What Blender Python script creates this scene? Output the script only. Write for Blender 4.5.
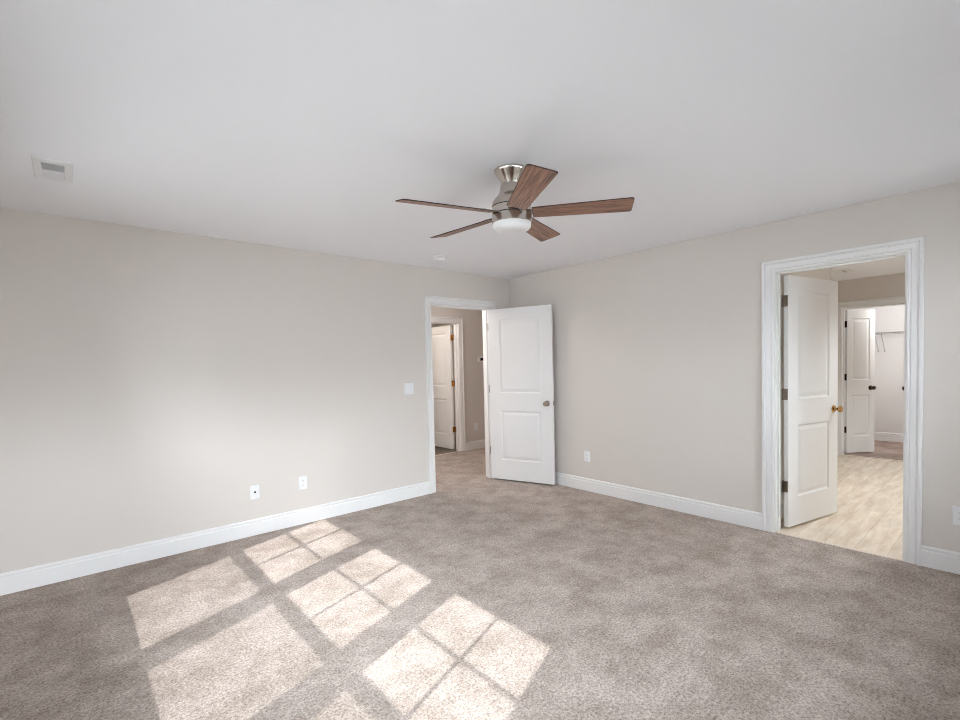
import bpy, bmesh, math, random
from mathutils import Vector, Matrix
random.seed(4)
sc = bpy.context.scene
for o in list(bpy.data.objects):
    bpy.data.objects.remove(o)
C = sc.collection
PI = math.pi

# ------------------------------------------------------------------ camera
cam_d = bpy.data.cameras.new('camera')
cam = bpy.data.objects.new('camera', cam_d); C.objects.link(cam)
FPX = 473.3
cam_d.sensor_fit = 'HORIZONTAL'; cam_d.sensor_width = 36.0
cam_d.lens = FPX / 960 * 36
cam_d.shift_x = (480 - 476.2) / 960
cam_d.shift_y = (381.8 - 360) / 960
cam_d.clip_start = 0.03; cam_d.clip_end = 200
yaw, pit, rol = (math.radians(a) for a in (49.28, -2.022, -1.329))
f = Vector((math.cos(yaw) * math.cos(pit), math.sin(yaw) * math.cos(pit), math.sin(pit)))
r = Vector((math.sin(yaw), -math.cos(yaw), 0)); u = r.cross(f)
r2 = math.cos(rol) * r + math.sin(rol) * u; u2 = -math.sin(rol) * r + math.cos(rol) * u
M = Matrix((r2, u2, -f)).transposed().to_4x4()
M.translation = Vector((-4.196, -4.213, 1.382))
cam.matrix_world = M
sc.camera = cam

# ------------------------------------------------------------------ light, exposure
sc.view_settings.view_transform = 'Standard'
sc.view_settings.look = 'None'
sc.view_settings.gamma = 1.0
sc.view_settings.use_curve_mapping = False
sc.view_settings.exposure = 0.27
cy = sc.cycles
cy.use_denoising = True
cy.filter_width = 1.0
try:
    cy.denoiser = 'OPENIMAGEDENOISE'
    cy.denoising_input_passes = 'RGB_ALBEDO_NORMAL'
    cy.denoising_prefilter = 'NONE'
except Exception:
    pass
cy.use_adaptive_sampling = False
cy.max_bounces = 16; cy.diffuse_bounces = 10; cy.glossy_bounces = 4
cy.transparent_max_bounces = 12; cy.transmission_bounces = 4
cy.sample_clamp_indirect = 8.0
cy.caustics_reflective = False; cy.caustics_refractive = False

W = bpy.data.worlds.new('world'); sc.world = W; W.use_nodes = True
bg = W.node_tree.nodes['Background']
bg.inputs[0].default_value = (0.87, 0.935, 1.0, 1)
bg.inputs[1].default_value = 28.0
_nt = W.node_tree                        # overcast sky: brighter towards the zenith, in every direction alike
_tc = _nt.nodes.new('ShaderNodeTexCoord'); _sx = _nt.nodes.new('ShaderNodeSeparateXYZ'); _mr = _nt.nodes.new('ShaderNodeMapRange')
_mr.inputs['From Min'].default_value = 0.0; _mr.inputs['From Max'].default_value = 1.0
_mr.inputs['To Min'].default_value = 24.5; _mr.inputs['To Max'].default_value = 32.0
_nt.links.new(_tc.outputs['Generated'], _sx.inputs[0]); _nt.links.new(_sx.outputs[2], _mr.inputs['Value'])
_nt.links.new(_mr.outputs[0], bg.inputs[1])

H_ = 2.44
def light(name, kind, loc, energy, color=(1, 1, 1), **kw):
    d = bpy.data.lights.new(name, kind); d.energy = energy; d.color = color
    for k, v in kw.items(): setattr(d, k, v)
    o = bpy.data.objects.new(name, d); o.location = loc; C.objects.link(o)
    return o
sun = light('sun', 'SUN', (-9, -4, 6), 6.3, (1.0, 0.98, 0.955), angle=math.radians(0.53))
sun.rotation_euler = Vector((1.203, 0.457, -1.0)).to_track_quat('-Z', 'Y').to_euler()
WIN_Y = (-1.285, -2.256, -3.247)          # centres of the three windows in the west wall
for wy in WIN_Y:                         # portals: they only guide the sky light through the panes
    p = light('window_portal', 'AREA', (-4.93, wy, 1.33), 1.0, shape='RECTANGLE', size=1.5, size_y=0.9)
    p.data.cycles.is_portal = True
    p.rotation_euler = (0, -PI / 2, 0)
FILL_WIN_X = (-4.10, -3.05, -2.00, -0.80)   # four window copies added in the unseen south wall for fill light
for wx in FILL_WIN_X:
    p = light('window_portal', 'AREA', (wx, -4.93, 1.33), 1.0, shape='RECTANGLE', size=0.9, size_y=1.5)
    p.data.cycles.is_portal = True
    p.rotation_euler = (PI / 2, 0, 0)
light('hall_fill', 'POINT', (-1.3, 0.9, 2.25), 38.0, (1.0, 0.93, 0.87), shadow_soft_size=0.12)  # unseen fill, added to brighten the hall
for bx_ in (1.35, 2.7):                  # fill spots added to brighten the bathroom, no fixtures behind them
    light('bathroom_fill', 'SPOT', (bx_, -4.15, H_ - .01), 114.0, (0.90, 0.97, 1.0), shadow_soft_size=0.06, spot_size=math.radians(125), spot_blend=0.6)
light('closet_fill', 'POINT', (4.55, -3.6, 1.95), 18.0, (1.0, 0.98, 0.96), shadow_soft_size=0.1)  # unseen fill added behind the jamb to lift the closet
light('far_room_fill', 'POINT', (-0.5, 3.0, 2.2), 24.0, (1.0, 0.88, 0.75), shadow_soft_size=0.12)  # added warm fill for the room across the hall, out of view

# ------------------------------------------------------------------ materials
def mat(name, col, rough=0.5, metal=0.0, spec=0.5):
    m = bpy.data.materials.new(name); m.use_nodes = True
    b = m.node_tree.nodes['Principled BSDF']
    b.inputs['Base Color'].default_value = (*col, 1)
    b.inputs['Roughness'].default_value = rough
    b.inputs['Metallic'].default_value = metal
    b.inputs['Specular IOR Level'].default_value = spec
    return m
def N(m, t, **kw):
    n = m.node_tree.nodes.new(t)
    for k, v in kw.items(): setattr(n, k, v)
    return n
def L(m, a, b): m.node_tree.links.new(a, b)
def noise(m, vec, scale, detail=2.0, rough=0.5):
    n = N(m, 'ShaderNodeTexNoise'); n.inputs['Scale'].default_value = scale
    n.inputs['Detail'].default_value = detail; n.inputs['Roughness'].default_value = rough
    L(m, vec, n.inputs['Vector']); return n
def ramp(m, fac, stops):
    n = N(m, 'ShaderNodeValToRGB'); e = n.color_ramp.elements
    e[0].position, e[0].color = stops[0][0], (*stops[0][1], 1)
    e[1].position, e[1].color = stops[1][0], (*stops[1][1], 1)
    for p, c in stops[2:]:
        x = e.new(p); x.color = (*c, 1)
    L(m, fac, n.inputs['Fac']); return n
def bump(m, h, strength, dist):
    n = N(m, 'ShaderNodeBump'); n.inputs['Strength'].default_value = strength
    n.inputs['Distance'].default_value = dist; L(m, h, n.inputs['Height'])
    L(m, n.outputs[0], m.node_tree.nodes['Principled BSDF'].inputs['Normal']); return n
def mixc(m, kind, fac, a, b):
    n = N(m, 'ShaderNodeMix', data_type='RGBA', blend_type=kind)
    n.inputs[0].default_value = fac
    L(m, a, n.inputs[6]); L(m, b, n.inputs[7]); return n.outputs[2]

def paint(name, col, rough=0.6, s=0.04):
    m = mat(name, col, rough, spec=0.3)
    tc = N(m, 'ShaderNodeTexCoord'); n = noise(m, tc.outputs['Object'], 260, 3)
    bump(m, n.outputs[0], s, 0.001); return m
M_WALL = paint('greige_wall_paint', (0.685, 0.643, 0.607))
M_CEIL = paint('flat_white_ceiling_paint', (0.89, 0.90, 0.935), 0.8)
M_TRIM = mat('white_semigloss_trim', (0.82, 0.82, 0.82), 0.35)
M_DOOR = mat('white_door_paint', (0.81, 0.81, 0.81), 0.4)
M_CLOSETWALL = paint('white_closet_paint', (0.78, 0.77, 0.76))
M_PLASTIC = mat('white_plastic', (0.82, 0.825, 0.84), 0.35)
M_DARK = mat('dark_slot', (0.02, 0.02, 0.022), 0.6)
M_DUCT = mat('duct_grey_metal', (0.22, 0.22, 0.23), 0.6, 0.3)
M_RUBBER = mat('black_rubber', (0.015, 0.015, 0.015), 0.7)
M_NICKEL = mat('brushed_nickel', (0.55, 0.50, 0.455), 0.20, 1.0)
M_NICKELD = mat('satin_nickel_hardware', (0.30, 0.255, 0.215), 0.33, 1.0)
M_BRASS = mat('aged_brass', (0.50, 0.29, 0.12), 0.18, 1.0)
M_BRONZE = mat('dark_bronze', (0.06, 0.04, 0.03), 0.35, 0.9)
M_SHADOWGAP = mat('dark_seam', (0.03, 0.025, 0.02), 0.6)
M_SHADE = mat('frosted_white_glass', (0.82, 0.82, 0.83), 0.45)
M_WIRE = mat('white_coated_wire', (0.45, 0.45, 0.46), 0.4)
M_SCREEN = mat('dark_screen', (0.01, 0.011, 0.013), 0.15)
M_VINYL = mat('white_vinyl_window', (0.8, 0.8, 0.8), 0.35)
M_STRIP = mat('cream_transition_strip', (0.74, 0.65, 0.56), 0.45)
M_SKYBLOCK = mat('sky_block_grey', (0.5, 0.5, 0.5), 0.8)  # for the added sky-blocking volumes outside
M_EXT = mat('outside_ground', (0.17, 0.168, 0.162), 0.9)

def carpet(name, dark, light_):
    m = mat(name, light_, 0.95, spec=0.1)
    tc = N(m, 'ShaderNodeTexCoord'); v = tc.outputs['Object']
    big = noise(m, v, 4.2, 6, 0.66); mid = noise(m, v, 24, 4, 0.62); fine = noise(m, v, 84, 6, 0.85)
    vo = N(m, 'ShaderNodeTexVoronoi'); vo.inputs['Scale'].default_value = 82; L(m, v, vo.inputs['Vector'])
    r1 = ramp(m, big.outputs[0], [(0.38, (0.78, 0.765, 0.745)), (0.60, (1.07, 1.07, 1.08))])
    r2 = ramp(m, mid.outputs[0], [(0.34, (0.90, 0.89, 0.88)), (0.64, (1.06, 1.06, 1.06))])
    r3 = ramp(m, fine.outputs[0], [(0.38, dark), (0.58, light_)])
    r4 = ramp(m, vo.outputs['Distance'], [(0.08, (0.50, 0.48, 0.46)), (0.20, (1.0, 1.0, 1.0))])
    c = mixc(m, 'MULTIPLY', 1.0, r3.outputs[0], r1.outputs[0])
    c = mixc(m, 'MULTIPLY', 1.0, c, r2.outputs[0])
    c = mixc(m, 'MULTIPLY', 0.8, c, r4.outputs[0])
    L(m, c, m.node_tree.nodes['Principled BSDF'].inputs['Base Color'])
    add = N(m, 'ShaderNodeMath', operation='MULTIPLY_ADD'); add.inputs[1].default_value = 0.6
    L(m, mid.outputs[0], add.inputs[0]); L(m, fine.outputs[0], add.inputs[2])
    bump(m, add.outputs[0], 0.5, 0.010)
    return m
M_CARPET = carpet('taupe_cut_pile_carpet', (0.205, 0.171, 0.151), (0.565, 0.490, 0.444))
M_CLOSETCARPET = carpet('brown_closet_carpet', (0.26, 0.20, 0.175), (0.54, 0.43, 0.38))

def planks(name, cols, seam, pw=0.18, plen=1.2, rough=0.4):
    m = mat(name, cols[0], rough)
    tc = N(m, 'ShaderNodeTexCoord'); v = tc.outputs['Object']
    br = N(m, 'ShaderNodeTexBrick'); br.offset = 0.37; br.inputs['Scale'].default_value = 1.0
    br.inputs['Brick Width'].default_value = plen; br.inputs['Row Height'].default_value = pw
    br.inputs['Mortar Size'].default_value = 0.0025; br.inputs['Bias'].default_value = 0.0
    br.inputs['Color1'].default_value = (0.93, 0.93, 0.93, 1); br.inputs['Color2'].default_value = (1.05, 1.05, 1.05, 1)
    br.inputs['Mortar'].default_value = (*seam, 1)
    L(m, v, br.inputs['Vector'])
    mp = N(m, 'ShaderNodeMapping'); mp.inputs['Scale'].default_value = (1.3, 7, 1); L(m, v, mp.inputs['Vector'])
    g = noise(m, mp.outputs[0], 2.2, 6, 0.62)
    r1 = ramp(m, g.outputs[0], [(0.33, cols[0]), (0.66, cols[1])])
    c = mixc(m, 'MULTIPLY', 1.0, r1.outputs[0], br.outputs[0])
    L(m, c, m.node_tree.nodes['Principled BSDF'].inputs['Base Color'])
    return m
M_PLANK = planks('pale_wood_plank_floor', [(0.62, 0.49, 0.37), (0.83, 0.745, 0.63)], (0.78, 0.74, 0.70))
M_DARKPLANK = planks('dark_wood_plank_floor', [(0.09, 0.07, 0.055), (0.16, 0.13, 0.10)], (0.5, 0.5, 0.5))

def wood(name):
    m = mat(name, (0.2, 0.11, 0.07), 0.45)
    tc = N(m, 'ShaderNodeTexCoord'); v = tc.outputs['Object']
    mp = N(m, 'ShaderNodeMapping'); mp.inputs['Scale'].default_value = (1.6, 26, 26); L(m, v, mp.inputs['Vector'])
    g = noise(m, mp.outputs[0], 2.6, 7, 0.68)
    mp2 = N(m, 'ShaderNodeMapping'); mp2.inputs['Scale'].default_value = (3.0, 95, 95); L(m, v, mp2.inputs['Vector'])
    g2 = noise(m, mp2.outputs[0], 2.0, 3, 0.6)
    r1 = ramp(m, g.outputs[0], [(0.34, (0.10, 0.045, 0.027)), (0.64, (0.36, 0.20, 0.135)), (0.50, (0.25, 0.125, 0.083))])
    r2 = ramp(m, g2.outputs[0], [(0.38, (0.50, 0.47, 0.45)), (0.56, (1.12, 1.12, 1.12))])
    L(m, mixc(m, 'MULTIPLY', 1.0, r1.outputs[0], r2.outputs[0]), m.node_tree.nodes['Principled BSDF'].inputs['Base Color'])
    return m
M_BLADE = wood('walnut_fan_blade')
M_BLADEEDGE = mat('dark_blade_edge', (0.035, 0.018, 0.012), 0.5)

def glass(name):
    m = bpy.data.materials.new(name); m.use_nodes = True
    nt = m.node_tree; nt.nodes.clear()
    out = nt.nodes.new('ShaderNodeOutputMaterial'); mx = nt.nodes.new('ShaderNodeMixShader')
    tr = nt.nodes.new('ShaderNodeBsdfTransparent'); gl = nt.nodes.new('ShaderNodeBsdfGlossy'); fr = nt.nodes.new('ShaderNodeFresnel')
    tr.inputs[0].default_value = (0.97, 0.98, 0.98, 1); gl.inputs['Roughness'].default_value = 0.02; fr.inputs[0].default_value = 1.3
    nt.links.new(fr.outputs[0], mx.inputs[0]); nt.links.new(tr.outputs[0], mx.inputs[1]); nt.links.new(gl.outputs[0], mx.inputs[2])
    nt.links.new(mx.outputs[0], out.inputs[0]); return m
M_GLASS = glass('clear_window_glass')
def screen_mesh(name):
    m = bpy.data.materials.new(name); m.use_nodes = True
    nt = m.node_tree; nt.nodes.clear()
    out = nt.nodes.new('ShaderNodeOutputMaterial'); mx = nt.nodes.new('ShaderNodeMixShader')
    tr = nt.nodes.new('ShaderNodeBsdfTransparent'); df = nt.nodes.new('ShaderNodeBsdfDiffuse')
    df.inputs[0].default_value = (0.12, 0.12, 0.12, 1); mx.inputs[0].default_value = 0.22
    nt.links.new(tr.outputs[0], mx.inputs[1]); nt.links.new(df.outputs[0], mx.inputs[2]); nt.links.new(mx.outputs[0], out.inputs[0]); return m
M_INSECT = screen_mesh('fine_insect_mesh')

# ------------------------------------------------------------------ mesh helpers
def box(bm, lo, hi, mi=0):
    x0, y0, z0 = (min(a, b) for a, b in zip(lo, hi)); x1, y1, z1 = (max(a, b) for a, b in zip(lo, hi))
    v = [bm.verts.new(p) for p in ((x0, y0, z0), (x1, y0, z0), (x1, y1, z0), (x0, y1, z0), (x0, y0, z1), (x1, y0, z1), (x1, y1, z1), (x0, y1, z1))]
    for q in ((0, 3, 2, 1), (4, 5, 6, 7), (0, 1, 5, 4), (1, 2, 6, 5), (2, 3, 7, 6), (3, 0, 4, 7)):
        bm.faces.new([v[i] for i in q]).material_index = mi
    return v
def lathe(bm, prof, seg=48, axis='Z', origin=(0, 0, 0), mi=0):
    """prof: (radius, height) pairs, turned round an axis through origin."""
    o = Vector(origin); rings = []
    ax = {'Z': (Vector((1, 0, 0)), Vector((0, 1, 0)), Vector((0, 0, 1))), 'Y': (Vector((1, 0, 0)), Vector((0, 0, -1)), Vector((0, 1, 0))),
          'X': (Vector((0, 1, 0)), Vector((0, 0, 1)), Vector((1, 0, 0)))}[axis]
    for rr, h in prof:
        if rr < 1e-6: rings.append([bm.verts.new(o + ax[2] * h)])
        else: rings.append([bm.verts.new(o + ax[0] * rr * math.cos(2 * PI * k / seg) + ax[1] * rr * math.sin(2 * PI * k / seg) + ax[2] * h) for k in range(seg)])
    for a, b in zip(rings, rings[1:]):
        for k in range(seg):
            k2 = (k + 1) % seg
            q = [a[k % len(a)], a[k2 % len(a)], b[k2 % len(b)], b[k % len(b)]]
            q = [x for i, x in enumerate(q) if x not in q[:i]]
            if len(q) > 2:
                try: bm.faces.new(q).material_index = mi
                except ValueError: pass
def tube(bm, pts, rad, seg=8):
    pts = [Vector(p) for p in pts]; rings = []
    for i, p in enumerate(pts):
        d = (pts[min(i + 1, len(pts) - 1)] - pts[max(i - 1, 0)]).normalized()
        a = d.cross(Vector((0.13, 0.27, 1))).normalized()
        if a.length < .1: a = d.cross(Vector((1, 0, 0))).normalized()
        b = d.cross(a)
        rings.append([bm.verts.new(p + rad * (a * math.cos(2 * PI * k / seg) + b * math.sin(2 * PI * k / seg))) for k in range(seg)])
    for a, b in zip(rings, rings[1:]):
        for k in range(seg): bm.faces.new([a[k], a[(k + 1) % seg], b[(k + 1) % seg], b[k]])
    bm.faces.new(rings[0][::-1]); bm.faces.new(rings[-1])
def sweep(bm, rings, closed=True):
    """rings: equal-length lists of points; skins them one to the next and caps both ends."""
    R = [[bm.verts.new(p) for p in ring] for ring in rings]
    n = len(R[0])
    for a, b in zip(R, R[1:]):
        for k in range(n if closed else n - 1):
            bm.faces.new([a[k], a[(k + 1) % n], b[(k + 1) % n], b[k]])
    bm.faces.new(R[0][::-1]); bm.faces.new(R[-1])
def obj(name, bm, m, parent=None, smooth=None, bevel=0.0, mats=None):
    bmesh.ops.recalc_face_normals(bm, faces=bm.faces)
    me = bpy.data.meshes.new(name); bm.to_mesh(me); bm.free()
    for x in (mats or [m]): me.materials.append(x)
    o = bpy.data.objects.new(name, me); C.objects.link(o)
    if parent is not None: o.parent = parent
    if bevel:
        b = o.modifiers.new('bevel', 'BEVEL'); b.width = bevel; b.segments = 2; b.limit_method = 'ANGLE'; b.angle_limit = math.radians(40)
    if smooth:
        for p in me.polygons: p.use_smooth = True
        me.set_sharp_from_angle(angle=math.radians(smooth))
    return o
def B(): return bmesh.new()
def boxes(name, lst, m, parent=None, bevel=0.0):
    bm = B()
    for lo, hi in lst: box(bm, lo, hi)
    return obj(name, bm, m, parent, bevel=bevel)
def tag(o, label=None, cat=None, group=None, kind=None):
    for k, v in (('label', label), ('category', cat), ('group', group), ('kind', kind)):
        if v: o[k] = v
    return o
def struct(o, label=None): return tag(o, label, kind='structure')
def thing(name, label, cat, loc=(0, 0, 0), rotz=0, group=None, kind=None):
    o = bpy.data.objects.new(name, None); C.objects.link(o); o.empty_display_size = 0.1
    o.location = loc; o.rotation_euler = (0, 0, rotz)
    return tag(o, label, cat, group, kind)
def copy_tree(o, parent=None):
    c = o.copy(); C.objects.link(c)
    if parent is not None: c.parent = parent
    for ch in [x for x in bpy.data.objects if x.parent is o]: copy_tree(ch, c)
    return c

# ------------------------------------------------------------------ shell of the house
H = 2.44
XW, YS = -4.75, -4.75                     # west and south wall faces of the bedroom
T1, T2 = 0.12, 0.125                      # thickness of the north and east walls
D1 = (-1.190, -0.343)                      # bedroom door opening in the north wall (x)
D2 = (-3.692, -2.932)                     # bathroom door opening in the east wall (y)
D3 = (-3.428, -2.538)                     # closet opening at x = 4 (y)
D4 = (-0.24, 0.541)                       # door across the hall (x)
DH = 2.050                                # clear height of the openings
J = 0.018                                 # jamb thickness
XB, XC, YH = 4.0, 5.8, 1.705              # bathroom far wall, closet back wall, hall far wall

struct(boxes('floor', [((XW - .14, YS - .12, -.12), (0.0, 0, 0)), ((D1[0] - J, 0, -.12), (D1[1] + J, T1, 0)), ((-2.6, T1, -.12), (3.2, YH + .012, 0))], M_CARPET), 'taupe cut pile carpet of the bedroom and hall')
struct(boxes('floor_bathroom', [((0.0, -4.87, -.12), (XB + .012, -0.9, -0.004))], M_PLANK), 'pale wood plank floor seen through the right doorway')
struct(boxes('floor_closet', [((XB + .012, -4.2, -.12), (XC + .12, -1.8, 0.0))], M_CLOSETCARPET), 'brown carpet of the walk-in closet')
struct(boxes('floor_far_room', [((-2.0, YH + .012, -.12), (2.2, 4.6, -0.004))], M_DARKPLANK), 'dark plank floor of the room across the hall')
struct(boxes('ceiling', [((XW - .14, YS - .12, H), (XC + .12, 4.7, H + .12))], M_CEIL), 'flat white ceiling')

def wall_x(name, x0, x1, y0, y1, holes, m=M_WALL):
    """wall across x (its faces look along x); holes = (ya, yb, za, zb)"""
    lst = []; ys = y0
    for ya, yb, za, zb in sorted(holes):
        lst.append(((x0, ys, 0), (x1, ya, H)))
        if za > 0: lst.append(((x0, ya, 0), (x1, yb, za)))
        lst.append(((x0, ya, zb), (x1, yb, H))); ys = yb
    lst.append(((x0, ys, 0), (x1, y1, H)))
    return struct(boxes(name, lst, m))
def wall_y(name, y0, y1, x0, x1, holes, m=M_WALL):
    lst = []; xs = x0
    for xa, xb, za, zb in sorted(holes):
        lst.append(((xs, y0, 0), (xa, y1, H)))
        if za > 0: lst.append(((xa, y0, 0), (xb, y1, za)))
        lst.append(((xa, y0, zb), (xb, y1, H))); xs = xb
    lst.append(((xs, y0, 0), (x1, y1, H)))
    return struct(boxes(name, lst, m))
WZ = (0.60, 2.06); WHW = 0.46            # window opening heights, half width
wall_y('wall_north', 0, T1, XW - .14, 3.2, [(D1[0] - J, D1[1] + J, 0, DH + J)])
wall_x('wall_east', 0, T2, -4.87, 0, [(D2[0] - J, D2[1] + J, 0, DH + J)])
wall_x('wall_west', XW - .14, XW, YS - .12, 0, [(wy - WHW, wy + WHW, *WZ) for wy in WIN_Y])
wall_y('wall_south', YS - .14, YS, XW, 0, [(wx - WHW, wx + WHW, *WZ) for wx in FILL_WIN_X])
struct(boxes('sun_block_wall', [((-5.1, -13, -.5), (-4.92, -4.9, 6.2))], M_VINYL))  # added outside wall, keeps direct sun off the south windows
# hall
wall_y('wall_hall_north', YH, YH + .12, -2.6, 3.2, [(D4[0] - J, D4[1] + J, 0, DH + J)])
wall_x('wall_hall_west', -2.72, -2.6, T1, YH + .12, [])
wall_x('wall_hall_east', 3.2, 3.32, 0, YH + .12, [])
# room across the hall
wall_x('wall_far_room_west', -2.0, -1.88, YH + .12, 4.6, [])
wall_x('wall_far_room_east', 2.1, 2.22, YH + .12, 4.6, [])
wall_y('wall_far_room_north', 4.5, 4.62, -1.88, 2.1, [])
# bathroom
wall_y('wall_bathroom_entry', -2.84, -2.72, T2, 2.03, [])
wall_x('wall_bathroom_side', 1.91, 2.03, -2.72, -0.9, [])
wall_y('wall_bathroom_north', -1.02, -0.9, 2.03, XB, [])
wall_y('wall_bathroom_south', -4.87, -4.75, T2, XB, [])
wall_x('wall_bathroom_east', XB, XB + .12, -4.87, -0.9, [(D3[0] - J, D3[1] + J, 0, DH + J)])
# closet
wall_x('wall_closet_east', XC, XC + .12, -4.2, -1.8, [], M_CLOSETWALL)
wall_y('wall_closet_north', -2.06, -1.94, XB + .12, XC, [], M_CLOSETWALL)
wall_y('wall_closet_south', -4.08, -3.96, XB + .12, XC, [], M_CLOSETWALL)
def house(name, x0, x1, y0, y1, eave, ridge, along):  # gabled volume added out of view to limit the sky
    bm = B(); box(bm, (x0, y0, -.5), (x1, y1, eave))
    if along == 'y':
        xm = (x0 + x1) / 2; sec = lambda y: [Vector((x0 - .4, y, eave - .1)), Vector((x1 + .4, y, eave - .1)), Vector((xm, y, ridge))]
        sweep(bm, [sec(y0 - .3), sec(y1 + .3)])
    else:
        ym = (y0 + y1) / 2; sec = lambda x: [Vector((x, y0 - .4, eave - .1)), Vector((x, y1 + .4, eave - .1)), Vector((x, ym, ridge))]
        sweep(bm, [sec(x0 - .3), sec(x1 + .3)])
    return struct(obj(name, bm, M_SKYBLOCK))
house('sky_block_west', -23, -14, -16, 12, 5.4, 7.6, 'y')  # added to hide the low sky from the west windows
house('sky_block_south', -20, 12, -34, -26, 3.6, 5.2, 'x')  # added to trim the low sky at the south windows
struct(boxes('sky_block_roof', [((-4.92, -6.8, 2.50), (2.5, -4.89, 2.62))], M_VINYL))  # added slab outside, cuts the high sky at the south windows
struct(boxes('ground', [((-60, -60, -.6), (60, 60, -.5))], M_EXT))

# ------------------------------------------------------------------ trim
BASE = [(0, 0), (.017, 0), (.017, .100), (.015, .105), (.0105, .108), (.0100, .114), (.0145, .118), (.0135, .126), (.006, .134), (.005, .135), (0, .135)]
def base_board(name, runs, parent=None):
    """runs = (p0, p1, normal) in plan"""
    bm = B()
    for p0, p1, n in runs:
        n = Vector((*n, 0)); rings = []
        for p in (p0, p1):
            rings.append([Vector((p[0], p[1], 0)) + n * d + Vector((0, 0, z)) for d, z in BASE])
        sweep(bm, rings)
    return struct(obj(name, bm, M_TRIM))
CW, RV = 0.083, 0.006                     # casing width and reveal
def casing_profile():
    return [(0, 0), (0, .008), (.003, .0115), (.010, .0125), (.014, .0115), (.0165, .0080), (.0205, .0090), (.024, .0125), (.046, .0150), (.052, .0150), (.0545, .0120), (.0585, .0130), (.062, .0205), (.066, .0225), (.079, .0225), (.083, .0190), (.083, 0)]
def casing(bm, a, b, top, put, bottom=0.0):
    """mitred casing round an opening a..b; put(s, d, z) -> point: s along wall, d off the wall"""
    a, b, top = a - RV, b + RV, top + RV
    rings = []
    for k in range(4):
        ring = []
        for w, d in casing_profile():
            s, z = [(a - w, bottom), (a - w, top + w), (b + w, top + w), (b + w, bottom)][k]
            ring.append(put(s, d, z))
        rings.append(ring)
    sweep(bm, rings)
def jamb(bm, a, b, top, n0, n1, put, stop):
    """lining of the opening between wall faces n0..n1, with a stop strip"""
    def bx(s0, s1, d0, d1, z0, z1): 
        p, q = put(s0, d0, z0), put(s1, d1, z1); box(bm, p, q)
    bx(a - J, a, n0, n1, 0, top + J); bx(b, b + J, n0, n1, 0, top + J); bx(a, b, n0, n1, top, top + J)
    s0, s1 = stop
    bx(a, a + .011, s0, s1, 0, top); bx(b - .011, b, s0, s1, 0, top); bx(a + .011, b - .011, s0, s1, top - .011, top)
def doorway(name, a, b, faces, axis, sides, stop, label):
    """axis 'x': wall runs along x (faces look along y)"""
    n0, n1 = faces
    P = (lambda s, d, z: Vector((s, d, z))) if axis == 'x' else (lambda s, d, z: Vector((d, s, z)))
    bm = B()
    if 0 in sides: casing(bm, a, b, DH, lambda s, d, z: P(s, n0 - d, z))
    if 1 in sides: casing(bm, a, b, DH, lambda s, d, z: P(s, n1 + d, z))
    jamb(bm, a, b, DH, n0 - .001, n1 + .001, P, stop)
    return struct(obj(name, bm, M_TRIM), label)
doorway('trim_1', *D1, (0, T1), 'x', (0, 1), (.040, .075), 'white casing and jamb round the left doorway')
doorway('trim_2', *D2, (0, T2), 'y', (0, 1), (.050, .085), 'white casing and jamb round the right doorway')
doorway('trim_3', *D3, (XB, XB + .12), 'y', (0, 1), (XB + .045, XB + .08), 'white casing round the closet opening')
doorway('trim_4', *D4, (YH, YH + .12), 'x', (0, 1), (YH + .045, YH + .08), 'white casing of the doorway across the hall')

k = CW + RV
base_board('baseboard_north', [((XW, 0), (D1[0] - k, 0), (0, -1)), ((D1[1] + k, 0), (0, 0), (0, -1))])
base_board('baseboard_east', [((0, -.0), (0, D2[1] + k), (-1, 0)), ((0, D2[0] - k), (0, YS), (-1, 0))])
base_board('baseboard_west', [((XW, YS), (XW, 0), (1, 0))])
base_board('baseboard_south', [((XW, YS), (0, YS), (0, 1))])
base_board('baseboard_hall', [((-2.6, YH), (D4[0] - k, YH), (0, -1)), ((D4[1] + k, YH), (3.2, YH), (0, -1))])
base_board('baseboard_bathroom', [((XB, -1.02), (XB, D3[1] + k), (-1, 0)), ((XB, D3[0] - k), (XB, -4.75), (-1, 0)), ((T2, -2.84), (2.03, -2.84), (0, -1))])
base_board('baseboard_closet', [((XC, -3.96), (XC, -2.06), (-1, 0))])
# transition strips where the carpet meets the hard floors
def strip(name, lo, hi, m):
    struct(boxes(name, [(lo, hi)], m, bevel=.003))
strip('trim_5', (-.004, D2[0], -.01), (.028, D2[1], .006), M_STRIP)
strip('trim_6', (XB - .004, D3[0], -.01), (XB + .024, D3[1], .006), M_STRIP)
strip('trim_7', (D4[0], YH, -.01), (D4[1], YH + .025, .006), M_STRIP)

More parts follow.
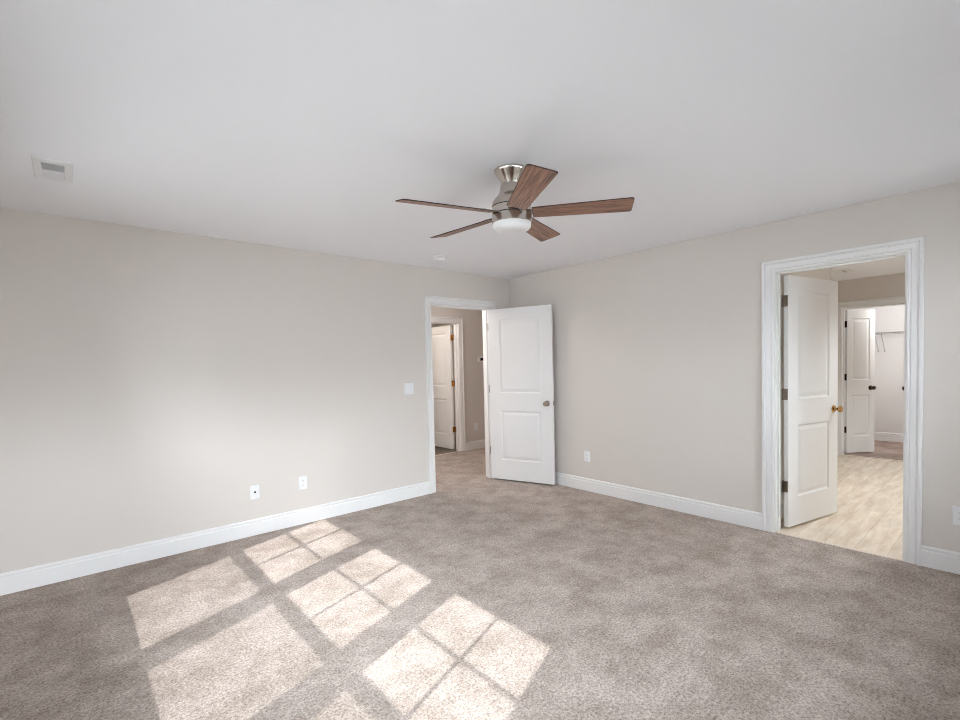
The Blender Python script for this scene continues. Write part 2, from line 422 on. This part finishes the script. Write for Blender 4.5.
# ------------------------------------------------------------------ windows in the west wall
XG_UP, XG_LO = -4.845, -4.800             # planes of the upper and lower sash
def make_window():
    root = thing('window_1', 'double hung window, grilled upper sash over plain lower sash', 'window', (0, 0, 0), kind='structure')
    lst = []
    x0, x1 = XW - .13, XW + .001
    a, z0, z1 = WHW, *WZ
    lst += [((x0, -a, z0), (x1, -a + .018, z1)), ((x0, a - .018, z0), (x1, a, z1)), ((x0, -a + .018, z1 - .018), (x1, a - .018, z1)), ((x0, -a + .018, z0), (x1, a - .018, z0 + .022))]
    boxes('frame', lst, M_VINYL, root)
    boxes('stool', [((XW - .02, -a - .05, z0 - .005), (XW + .03, a + .05, z0 + .02))], M_TRIM, root, .003)
    gw = .379                              # half width of the glass
    def sash(name, xc, zb, zt, rails, grid):
        hw = a - .02; t = .013
        l2 = [((xc - t, -hw, zb), (xc + t, -gw, zt)), ((xc - t, gw, zb), (xc + t, hw, zt)),
              ((xc - t, -gw, zb), (xc + t, gw, zb + rails[0])), ((xc - t, -gw, zt - rails[1]), (xc + t, gw, zt))]
        s = boxes(name, l2, M_VINYL, root)
        gb, gt = zb + rails[0], zt - rails[1]
        boxes('pane', [((xc - .002, -gw, gb), (xc + .002, gw, gt))], M_GLASS, s)
        if grid:
            zm = (gb + gt) / 2
            boxes('muntin', [((xc - .006, -.010, gb), (xc + .006, .010, gt)), ((xc - .0055, -gw, zm - .009), (xc + .0055, gw, zm + .009))], M_VINYL, s)
        return s
    sash('upper_sash', XG_UP, 1.282, WZ[1] - .018, (.044, .060), True)
    sash('lower_sash', XG_LO, WZ[0] + .022, 1.262, (.054, .040), False)
    boxes('insect_screen', [((XW - .128, -gw - .02, WZ[0] + .03), (XW - .127, gw + .02, 1.29))], M_INSECT, root)
    bm = B()
    casing(bm, -a, a, WZ[1], lambda s, d, z: Vector((XW + d, s, z)), bottom=WZ[0] + .02)
    obj('casing', bm, M_TRIM, root)
    return root
w0 = make_window()
for i, wy in enumerate(WIN_Y):
    o = w0 if i == 0 else copy_tree(w0)
    o.name = 'window_%d' % (i + 1); o.location = (0, wy, 0)
for i, wx in enumerate(FILL_WIN_X):  # copies added in the unseen south wall to let in fill light
    o = copy_tree(w0); o.name = 'window_%d' % (i + 4)
    o.location = (wx, 0, 0); o.rotation_euler = (0, 0, PI / 2)

# ------------------------------------------------------------------ doors
def leaf_mesh(w, stile, h0=.018, h1=2.036, t=.035):
    """two-panel moulded door: x 0..w, y 0..t, both faces"""
    bm = B()
    zs = [h0, .250, .835, 1.045, 1.915, h1]; xs = [0, stile, w - stile, w]
    for y, s in ((0, 1), (t, -1)):
        V = {(i, j): bm.verts.new((x, y, z)) for i, x in enumerate(xs) for j, z in enumerate(zs)}
        for i in range(3):
            for j in range(5):
                c = [V[i, j], V[i + 1, j], V[i + 1, j + 1], V[i, j + 1]]
                if i == 1 and j in (1, 3):
                    prev = c
                    for ins, dep in ((.004, .004), (.012, .009), (.020, .0095), (.024, .0085), (.048, .0035)):
                        x0, x1, z0, z1 = xs[1] + ins, xs[2] - ins, zs[j] + ins, zs[j + 1] - ins
                        cur = [bm.verts.new((x, y + s * dep, z)) for x, z in ((x0, z0), (x1, z0), (x1, z1), (x0, z1))]
                        for q in range(4): bm.faces.new([prev[q], prev[(q + 1) % 4], cur[(q + 1) % 4], cur[q]])
                        prev = cur
                    bm.faces.new(prev)
                else: bm.faces.new(c)
    bmesh.ops.remove_doubles(bm, verts=bm.verts, dist=1e-6)
    x0, x1 = 0, w
    bm.verts.ensure_lookup_table()
    # edges of the slab
    def strip_(pts):
        vs = [bm.verts.new(p) for p in pts]; bm.faces.new(vs)
    strip_([(0, 0, h0), (0, t, h0), (0, t, h1), (0, 0, h1)]); strip_([(w, 0, h0), (w, t, h0), (w, t, h1), (w, 0, h1)])
    strip_([(0, 0, h0), (w, 0, h0), (w, t, h0), (0, t, h0)]); strip_([(0, 0, h1), (w, 0, h1), (w, t, h1), (0, t, h1)])
    return bm
def knob_mesh(side, t=.035):
    """round knob standing off one face; side -1: at y<0, +1: beyond y=t"""
    bm = B()
    prof = [(0, .0), (.032, .0), (.032, .004), (.028, .008), (.013, .010), (.0115, .016), (.0115, .030), (.017, .036), (.0255, .043), (.0275, .052), (.0255, .060), (.018, .066), (0, .068)]
    lathe(bm, [(r_, (t + h) if side > 0 else -h) for r_, h in prof], 28, 'Y')
    return bm
def make_door(name, label, pin, shut, swing, w, stile, flip, hw_hinge, hw_knob, knob_sides=(-1, 1)):
    """leaf from the pin along local +x; closed slab thickness along local y (flip = towards -y)"""
    root = thing(name, label, 'door', (pin[0], pin[1], 0), math.radians(shut + swing), kind='structure')
    sl = obj('leaf', leaf_mesh(w, stile), M_DOOR, root)
    off = -.035 if flip else 0
    sl.location = (.003, off, 0)
    for s in knob_sides:
        kb = obj('knob', knob_mesh(s), hw_knob, root, 40); kb.location = (w - .066, off, .932)
    bm = B(); box(bm, (w + .0028, off + .006, .905), (w + .0048, off + .029, .960)); box(bm, (w + .004, off + .011, .923), (w + .012, off + .024, .941))
    obj('latch', bm, hw_knob, root)
    for z in (.345, 1.09, 1.835):
        bm = B()
        lathe(bm, [(0, z - .047), (.0065, z - .047), (.0065, z + .047), (0, z + .047)], 14, 'Z', (0, .006 if flip else -.006, 0))
        s = -1 if flip else 1
        box(bm, (.0005, s * .0, z - .045), (.0028, s * .032, z + .045))
        vs = box(bm, (-.0035, s * .004, z - .045), (-.001, s * .036, z + .045))      # the leaf screwed to the jamb
        bmesh.ops.rotate(bm, verts=vs, cent=(0, 0, 0), matrix=Matrix.Rotation(math.radians(-swing), 3, 'Z'))
        obj('hinge', bm, hw_hinge, root, 40)
    return root
R_ = math.radians
d1 = make_door('door_1', 'white two-panel door with nickel knob standing open against the right wall', (D1[1] - .002, -.006), 180, 109.7, .795, .145, True, M_NICKELD, M_NICKELD)
d2 = make_door('door_2', 'white two-panel door with brass knob standing open into the room with plank floor', (T2 + .026, D2[1] - .013), 270, 77.3, .752, .138, True, M_NICKELD, M_BRASS)
d3 = make_door('door_3', 'narrow white closet door with dark hinges hung on the left side of the closet opening', (XB + .126, D3[1] - .002), 270, 56, .440, .080, True, M_BRONZE, M_BRONZE)
d5 = make_door('door_5', 'narrow closet door mostly hidden at the right edge of the right doorway', (XB + .126, D3[0] + .002), 90, -53, .424, .078, False, M_BRONZE, M_BRONZE)
d4 = make_door('door_4', 'white two-panel door with brass hinges ajar across the hall', (D4[1] - .008, YH + .150), 180, -91, .762, .138, False, M_BRASS, M_BRASS)

# ------------------------------------------------------------------ ceiling fan
FZ = 2.206
fan = thing('ceiling_fan', 'flush-mount five-blade ceiling fan with walnut blades, nickel body and white lamp', 'ceiling fan', (-2.321, -2.365, H))
bm = B(); lathe(bm, [(0, 0), (.091, 0), (.091, -.008), (.086, -.016), (.070, -.040), (.056, -.062), (.050, -.074), (0, -.074)], 56)
obj('canopy', bm, M_NICKEL, fan, 35)
bm = B(); lathe(bm, [(.047, -.072), (.047, -.078), (.058, -.080), (.061, -.100), (.066, -.122), (.080, -.142), (.096, -.158), (.106, -.176), (.108, -.190), (.108, -.196), (0, -.196)], 56)
hs = obj('motor_housing', bm, M_NICKEL, fan, 35)
bm = B(); lathe(bm, [(.0, -.194), (.103, -.194), (.103, -.2005), (.0, -.2005)], 56)
obj('seam', bm, M_SHADOWGAP, hs)
bm = B(); lathe(bm, [(.0, -.2), (.107, -.2), (.107, -.236), (.0, -.236)], 56)
ro = obj('rotor_ring', bm, M_NICKEL, fan, 35)
bm = B(); lathe(bm, [(.0, -.235), (.102, -.235), (.102, -.243), (.0, -.243)], 56)
obj('seam', bm, M_SHADOWGAP, ro)
bm = B(); lathe(bm, [(.0, -.242), (.108, -.242), (.109, -.246), (.109, -.284), (.106, -.287), (0, -.287)], 56)
obj('lamp_collar', bm, M_NICKEL, fan, 35)
bm = B(); lathe(bm, [(0, -.286), (.104, -.286), (.105, -.300), (.102, -.311), (.092, -.321), (.070, -.328), (.040, -.331), (0, -.332)], 56)
tag(obj('lamp_shade', bm, M_SHADE, fan, 60), 'white frosted glass lamp shade')
def blade_mesh():
    bm = B(); r0, r1, t = .113, .6385, .0055
    pts = []
    w0, w1, cr = .052, .0695, .016
    def arc(cx, cy_, a0, a1):
        return [(cx + cr * math.cos(a0 + (a1 - a0) * k / 5), cy_ + cr * math.sin(a0 + (a1 - a0) * k / 5)) for k in range(6)]
    pts += [(r0, -w0), (r0 + .03, -w0 - .002)]
    pts += arc(r1 - cr, -w1 + cr, -PI / 2, 0) + arc(r1 - cr, w1 - cr, 0, PI / 2)
    pts += [(r0 + .03, w0 + .002), (r0, w0)]
    e = .0022                                  # the dark painted arris
    n = len(pts)
    cxm = (r0 + r1) / 2
    def inset(p, d): 
        return (p[0] - math.copysign(d, p[0] - cxm), p[1] - math.copysign(d, p[1]))
    bot_i = [bm.verts.new((*inset(p, e), -t / 2)) for p in pts]; bot = [bm.verts.new((*p, -t / 2 + .0008)) for p in pts]
    top = [bm.verts.new((*p, t / 2 - .0008)) for p in pts]; top_i = [bm.verts.new((*inset(p, e), t / 2)) for p in pts]
    bm.faces.new(bot_i[::-1]).material_index = 0; bm.faces.new(top_i).material_index = 0
    for A, D in ((bot_i, bot), (bot, top), (top, top_i)):
        for q in range(n):
            bm.faces.new([A[q], A[(q + 1) % n], D[(q + 1) % n], D[q]]).material_index = 1
    return bm
def arm_mesh():
    bm = B()
    box(bm, (.085, -.026, .002), (.155, .026, .0075)); box(bm, (.150, -.036, .0028), (.200, .036, .0065))
    for x, y in ((.178, -.022), (.178, .022), (.190, 0)):
        lathe(bm, [(0, .006), (.005, .006), (.004, .0095), (0, .0105)], 10, 'Z', (x, y, 0))
    return bm
b0 = obj('blade', blade_mesh(), None, fan, mats=[M_BLADE, M_BLADEEDGE])
a0 = obj('blade_arm', arm_mesh(), M_NICKELD, b0)
for i in range(5):
    if i == 0: bl = b0
    else:
        bl = b0.copy(); C.objects.link(bl); bl.parent = fan
        am = a0.copy(); C.objects.link(am); am.parent = bl
    bl.rotation_mode = 'XYZ'
    bl.matrix_local = Matrix.Translation((0, 0, FZ - H)) @ Matrix.Rotation(2.875 - i * 2 * PI / 5, 4, 'Z') @ Matrix.Rotation(-.220, 4, 'X')
# the fan hangs very slightly out of level
fan.rotation_euler = Matrix.Rotation(R_(1.1), 3, Vector((1.848, -1.875, 0)).normalized()).to_euler()

# ------------------------------------------------------------------ things on the ceiling
det = thing('smoke_detector', 'round white smoke detector on the ceiling above the left doorway', 'smoke detector', (-1.425, -.49, H))
bm = B(); lathe(bm, [(0, 0), (.072, 0), (.072, -.012), (0, -.012)], 40); obj('base', bm, M_PLASTIC, det, 35)
bm = B(); lathe(bm, [(0, -.015), (.060, -.015), (.062, -.020), (.059, -.032), (.048, -.040), (.020, -.042), (0, -.042)], 40); cv = obj('cover', bm, M_PLASTIC, det, 35)
bm = B(); lathe(bm, [(0, -.0115), (.052, -.0115), (.052, -.016), (0, -.016)], 40); obj('vent_gap', bm, M_DUCT, cv, 35)
bm = B(); lathe(bm, [(0, -.0405), (.011, -.0415), (.010, -.044), (0, -.0445)], 20); obj('test_button', bm, M_PLASTIC, cv, 35)

def ceiling_vent(name, label, loc, lx, ly, group=None):
    """two-way register: frame, a dark throat and two banks of tilted slats"""
    v = thing(name, label, 'air vent', loc, 0, 'ceiling vents')
    ox, oy = lx - .034, ly - .05              # half size of the opening
    bm = B()
    outer = [(-lx, -ly), (lx, -ly), (lx, ly), (-lx, ly)]
    rings = []
    for (sx, sy, z) in ((lx, ly, 0), (lx, ly, -.004), (lx - .006, ly - .006, -.009), (ox + .003, oy + .003, -.011), (ox, oy, -.008), (ox, oy, .0)):
        rings.append([bm.verts.new((a * sx, b * sy, z)) for a, b in ((-1, -1), (1, -1), (1, 1), (-1, 1))])
    for A, D in zip(rings, rings[1:]):
        for q in range(4): bm.faces.new([A[q], A[(q + 1) % 4], D[(q + 1) % 4], D[q]])
    obj('frame', bm, M_PLASTIC, v)
    boxes('throat', [((-ox, -oy, -.0015), (ox, oy, -.0005))], M_DUCT, v)
    for half in (-1, 1):
        n = 7
        for q in range(n):
            y = half * (.006 + (q + .5) * (oy - .008) / n)
            bm = B(); box(bm, (-ox, -.0085, -.0005), (ox, .0085, .0005))
            s = obj('slat', bm, M_PLASTIC, v)
            s.location = (0, y, -.0065); s.rotation_euler = (-half * R_(38), 0, 0)
    boxes('divider', [((-ox, -.003, -.011), (ox, .003, -.001))], M_PLASTIC, v)
    for sy in (-1, 1):
        bm = B(); lathe(bm, [(0, -.009), (.004, -.009), (.003, -.0115), (0, -.012)], 10, 'Z', (0, sy * (ly - .022), 0)); obj('screw', bm, M_PLASTIC, v)
    return v
ceiling_vent('ceiling_vent', 'white rectangular air vent on the bedroom ceiling at upper left', (-4.212, -.93, H), .077, .156)
ceiling_vent('ceiling_vent', 'small air vent on the ceiling beyond the right doorway', (3.10, -2.72, H), .15, .09)

# ------------------------------------------------------------------ wall plates
def plate_mesh(w, h, t=.006):
    bm = B(); rings = []
    for sx, sz, d in ((w / 2, h / 2, 0), (w / 2, h / 2, .0025), (w / 2 - .004, h / 2 - .004, t)):
        rings.append([Vector((a * sx, -d, b * sz)) for a, b in ((-1, -1), (1, -1), (1, 1), (-1, 1))])
    sweep(bm, rings); return bm
def screw_at(parent, x, z, d=.006, m=None):
    bm = B(); lathe(bm, [(0, 0), (.0032, 0), (.0026, .0012), (0, .0014)], 10, 'Y'); o = obj('screw', bm, m or M_PLASTIC, parent)
    o.location = (x, -d, z); o.rotation_euler = (0, 0, PI); return o
def outlet(label, loc, rotz):
    v = thing('wall_outlet', label, 'outlet', loc, rotz, 'wall outlets')
    obj('cover_plate', plate_mesh(.074, .118), M_PLASTIC, v)
    for s in (-1, 1):
        bm = B(); pts = []
        for q in range(28):
            a = 2 * PI * q / 28; pts.append((.0172 * math.cos(a), max(-.0135, min(.0135, .0172 * math.sin(a)))))
        sweep(bm, [[Vector((x, -.005, z)) for x, z in pts], [Vector((x, -.0085, z)) for x, z in pts]])
        rc = obj('receptacle', bm, M_PLASTIC, v); rc.location = (0, 0, s * .0195)
        boxes('slots', [((-.0075, -.0088, -.003), (-.0055, -.0083, .006)), ((.0055, -.0088, -.002), (.0075, -.0083, .005)), ((-.0022, -.0088, -.0095), (.0022, -.0083, -.0055))], M_DARK, rc)
    screw_at(v, 0, 0); return v
outlet('white outlet on the left wall, nearer the left doorway', (-2.645, 0, .365), 0)
outlet('white outlet on the right wall between the open door and the right doorway', (0, -1.143, .371), -PI / 2)
outlet('white outlet at the right edge beside the right doorway', (0, -3.958, .367), -PI / 2)
outlet('white outlet on the hall wall seen through the left doorway', (.876, YH, .365), 0)
cx_ = thing('coax_wall_plate', 'white wall plate with one dark round socket, low on the left wall', 'wall plate', (-3.05, 0, .360))
obj('cover_plate', plate_mesh(.074, .118), M_PLASTIC, cx_)
bm = B(); lathe(bm, [(0, .004), (.0085, .004), (.0085, .008), (.0058, .008), (.0058, .016), (.0045, .016), (.0045, .0165), (0, .0165)], 20, 'Y')
cj = obj('socket', bm, M_BRONZE, cx_, 35); cj.rotation_euler = (0, 0, PI)
screw_at(cx_, 0, .042); screw_at(cx_, 0, -.042)
sw = thing('light_switch', 'white double light switch on the left wall beside the left doorway', 'light switch', (-1.503, 0, 1.150))
obj('cover_plate', plate_mesh(.120, .120), M_PLASTIC, sw)
for s in (-1, 1):
    bm = B(); sweep(bm, [[Vector((a * .0165, -.004, b * .033)) for a, b in ((-1, -1), (1, -1), (1, 1), (-1, 1))], [Vector((-.0165, -.0065, -.033)), Vector((.0165, -.0065, -.033)), Vector((.0165, -.0095, .033)), Vector((-.0165, -.0095, .033))]])
    rk = obj('rocker', bm, M_PLASTIC, sw); rk.location = (s * .0231, 0, 0)
for x in (-.0231, .0231):
    for z in (-.046, .046): screw_at(sw, x, z)
th = thing('thermostat', 'small white thermostat with dark screen on the hall wall', 'thermostat', (1.005, YH, 1.475))
bm = B(); box(bm, (-.062, -.026, -.045), (.062, 0, .045)); obj('body', bm, M_PLASTIC, th, bevel=.004)
boxes('screen', [((-.026, -.0272, -.022), (.048, -.0255, .028))], M_SCREEN, th)

# door stop on the right wall's baseboard, behind the free edge of the bedroom door
ds = thing('door_stop', 'small dark door stop on the right baseboard beside the open door', 'door stop', (-.0145, -.690, .072))
bm = B(); lathe(bm, [(0, 0), (.013, 0), (.013, -.004), (.008, -.007), (0, -.007)], 18, 'X'); obj('base', bm, M_NICKELD, ds, 35)
bm = B(); tube(bm, [(-.006 - .042 * q / 90, .0062 * math.cos(q * .7), .0062 * math.sin(q * .7)) for q in range(91)], .0011, 6); obj('spring', bm, M_NICKELD, ds, 60)
bm = B(); lathe(bm, [(0, -.045), (.0085, -.045), (.0085, -.056), (.006, -.060), (0, -.060)], 18, 'X'); obj('tip', bm, M_RUBBER, ds, 35)

# ball catch under the head of the closet opening
bc = thing('ball_catch', 'small metal ball catch under the head of the closet opening', 'door catch', (XB + .095, -2.985, DH))
boxes('plate', [((-.014, -.028, -.003), (.014, .028, 0))], M_NICKELD, bc)
bm = B(); lathe(bm, [(0, -.003), (.006, -.003), (.005, -.008), (0, -.010)], 14, 'Z'); obj('ball', bm, M_NICKELD, bc, 40)

# wire shelf in the closet
sh = thing('wire_shelf', 'white wire shelf with slanted braces on the closet back wall', 'shelf', (XC, -2.96, 1.745))
ya, yb, dp = -.96, .88, .31
bm = B()
for x, z in ((-.004, 0), (-.10, 0), (-.20, 0), (-dp, 0), (-dp, -.028)): tube(bm, [(x, ya, z), (x, yb, z)], .0036, 6)
obj('rods', bm, M_WIRE, sh, 60)
bm = B(); q = ya + .01
while q < yb:
    tube(bm, [(-.002, q, .004), (-dp, q, .004), (-dp - .001, q, -.028)], .0017, 5); q += .0254
w_ = obj('cross_wires', bm, M_WIRE, sh)
for y in (-.55, .235, .315):
    bm = B(); tube(bm, [(-dp + .01, y, -.004), (-.006, y, -.278)], .0045, 8)
    box(bm, (-.006, y - .008, -.305), (0, y + .008, -.262)); obj('brace', bm, M_WIRE, sh, 50)
